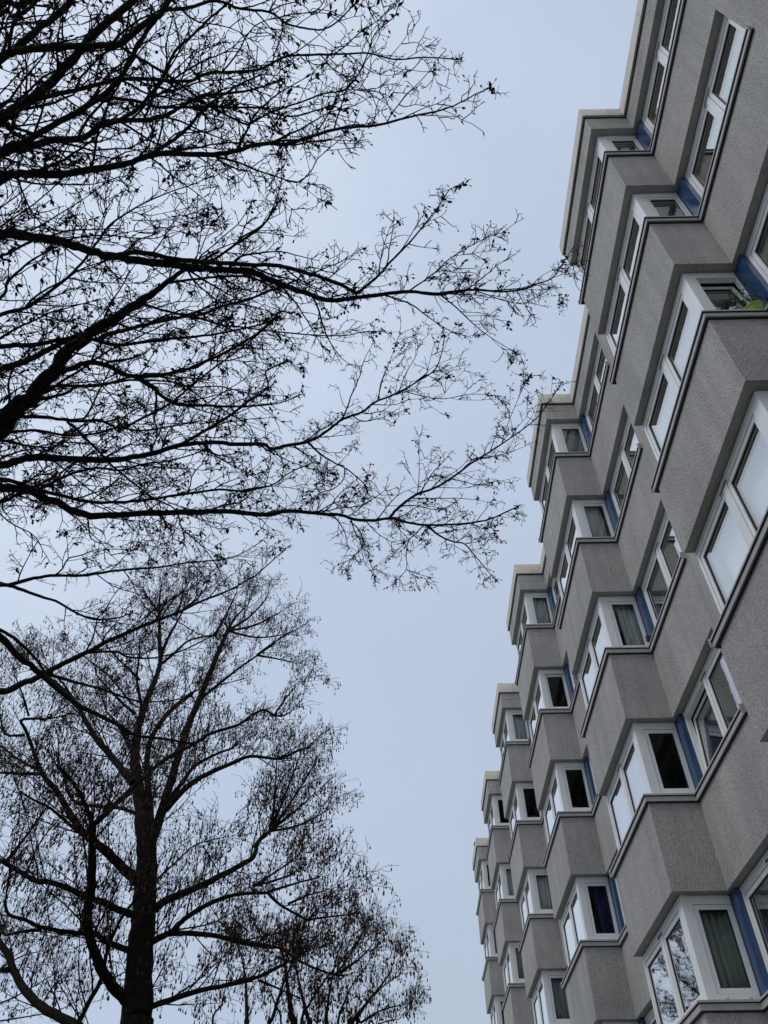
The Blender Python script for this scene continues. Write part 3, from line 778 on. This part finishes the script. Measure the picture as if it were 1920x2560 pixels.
def hazel(root, lines, Y0, span, seed, twigmat, dens, cats, catL, Lmax, up=.30, near=34, bark=None, lim=True):
    g_ = random.Random(seed); cr_, ck = MB(), MB(); res = lift(lines, place_y, lambda x, y, g2: Y0, g_, False, span, near)
    P, R_, _, _ = res[0]
    base = P[0]; foot = Vector((base.x+.15, base.y, -.1))
    root.location = (foot.x, foot.y, 0)
    P = [foot, base.lerp(foot, .5)]+P; R_ = [R_[0]*1.5, R_[0]*1.12]+R_
    all_ = []
    for i, (PP, RR0, edge, par) in enumerate(res):
        if i == 0: PP, RR0 = P, R_
        elif edge and not lim:
            b0 = foot+Vector((0, 0, .1)); PP = [b0, b0.lerp(PP[0], .55)+Vector((0, 0, .1))]+PP; RR0 = [RR0[0]*1.5, RR0[0]*1.2]+RR0
        elif edge and i > 0 and PP[0].z < 6:
            PP = [base.lerp(foot, .35), PP[0].lerp(base.lerp(foot, .35), .5)]+PP; RR0 = [RR0[0]*1.4, RR0[0]*1.2]+RR0
        S, RR = spline(PP, RR0, .02 if i == 0 else .08, g_)
        mb = MB(); mb.tube(S, RR, 22 if i == 0 else (8 if RR[0] > .04 else 6)); local(mb, root).build('trunk' if i == 0 else 'limb', bark, root, True)
        all_.append((S, RR, i))
    def twig(q0, d, L, r0, lvl):
        n = max(3, int(L/.22)); q = shoot(q0, d, L, n, .09 if lvl == 1 else .13, Vector((0, 0, .03 if lvl == 1 else -.01)), g_)
        cr_.tube(q, [max(.0035, r0*(1-.75*k/n)) for k in range(n+1)], 4 if r0 > .008 else 3, False)
        for k in range(1, n+1):
            t = (q[k]-q[k-1]).normalized()
            if lvl < 3:
                for _ in range(2 if lvl == 1 else 1):
                    if g_.random() < (.8 if lvl == 1 else .62):
                        L2 = g_.uniform(.25, .75)*(1-.4*k/n)*(1 if lvl == 1 else .55)
                        twig(q[k], side_dir(t, 25, 55, g_), L2, .0055 if lvl == 1 else .004, lvl+1)
            if cats and g_.random() < cats*(.35 if lvl == 1 else .75):
                for _ in range(1 if g_.random() < .7 else 2):
                    e = q[k]+Vector((g_.gauss(0, .05), g_.gauss(0, .05), 0)); l0 = g_.uniform(.03, .09)
                    cr_.tube([q[k], (q[k]+e)/2+Vector((0, 0, .01)), e-Vector((0, 0, l0))], [.003, .003, .0026], 3, False)
                    catkin(ck, e-Vector((0, 0, l0)), catL*g_.uniform(.6, 1.25), catL*g_.uniform(.13, .21))
    for S, RR, i in all_:
        acc, nxt = 0, .2; tot = sum((b-a).length for a, b in zip(S, S[1:])); run_ = 0
        for j in range(1, len(S)):
            sg = (S[j]-S[j-1]).length; acc += sg; run_ += sg
            if acc < nxt or S[j].z < 4.5: continue
            acc = 0; nxt = g_.uniform(.12, .42)/dens*(1.25 if RR[j] > .09 else 1)
            t = (S[j]-S[j-1]).normalized(); px_, py_ = proj(S[j])
            if px_ < -260 or py_ > 2760: continue
            L = g_.uniform(.5, Lmax)*(1 if RR[j] < .09 else g_.uniform(.5, 1.1))
            if RR[j] < .03: L = min(L, g_.uniform(.25, .8))
            d = (side_dir(t, 25, 65, g_)+Vector((0, 0, up))).normalized()
            twig(S[j], d, L, min(RR[j]*.5, .006+.006*L), 1)
        for _ in range(5 if RR[0] > .045 else 2): twig(S[-1], (side_dir((S[-1]-S[-2]).normalized(), 8, 45, g_)+Vector((0, 0, up))).normalized(), g_.uniform(.5, Lmax)*(.7 if RR[0] > .045 else .35), min(RR[-1]*.6, .014), 1)
    o_ = local(cr_, root).build('crown', twigmat, root)
    if ck.v: o_ = local(ck, root).build('catkins', M_CAT, root)
hz = thing('hazel_tree', 'tall bare tree with thick dark trunk, upswept limbs and hanging brown catkins', 'tree', 'bare winter trees')
hazel(hz, parse(T2), 13.0, lambda L, g2: g2.uniform(-2.4, 2.4)*L/420, 5, M_TWIG2, 1.9, .40, .07, 1.65, up=.55, bark=M_BARK2)
T3 = '''
46 12 H 600,1480 585,1400 560,1200 540,1040 520,950
34 8 H 300,1480 300,1400 290,1150 265,1000 240,930
30 8 H 440,1480 460,1400 540,1150 620,980 640,900
34 8 H 700,1480 690,1400 640,1200 610,1050 600,950
26 6 H 800,1480 805,1400 830,1200 870,1020 900,920 930,850
26 6 H 940,1480 970,1410 1100,1250 1200,1120 1240,1020
22 5 H 990,1480 1030,1420 1140,1350 1230,1320 1300,1310
22 5 H 960,1480 1000,1400 1080,1280 1180,1180 1270,1120
22 6 H 640,1480 700,1300 820,1120 940,980 1020,890
18 5 H 870,1480 900,1350 960,1200 1060,1060 1110,960
14 4 H 520,1480 480,1300 420,1150 400,1000
14 4 H 740,1480 760,1300 740,1120 760,980
16 5 H 80,1480 140,1300 180,1100 200,980
16 5 H 1060,1480 1120,1440 1200,1410 1270,1400
'''
shrub = thing('multi_stemmed_tree', 'bare many-stemmed tree fanning out behind the big trunk, thick with brown catkins', 'tree', 'bare winter trees')
hazel(shrub, parse(T3), 27.0, lambda L, g2: g2.uniform(-1.5, 1.5)*L/250, 8, M_TWIG2, 1.5, .26, .115, 1.4, up=.75, near=6, bark=M_BARK2, lim=False)
T4 = '''
30 12 G -160,1420 -150,1200 -120,1000 -90,800
16 6 G -140,1150 0,1000 120,930 220,900
14 5 G -140,1250 60,1180 240,1080 360,1010
12 5 G -130,1050 -20,900 60,840
12 5 G -140,1330 120,1290 330,1250 480,1180
'''
far = thing('birch_tree', 'distant bare tree with fine drooping twigs at the lower left, no catkins', 'tree', 'bare winter trees')
hazel(far, parse(T4), 27.0, lambda L, g2: g2.uniform(-1.5, 1.5)*L/250, 3, M_TWIG3, .9, 0, .1, 2.4, up=-.12, near=30, bark=M_BARK2)
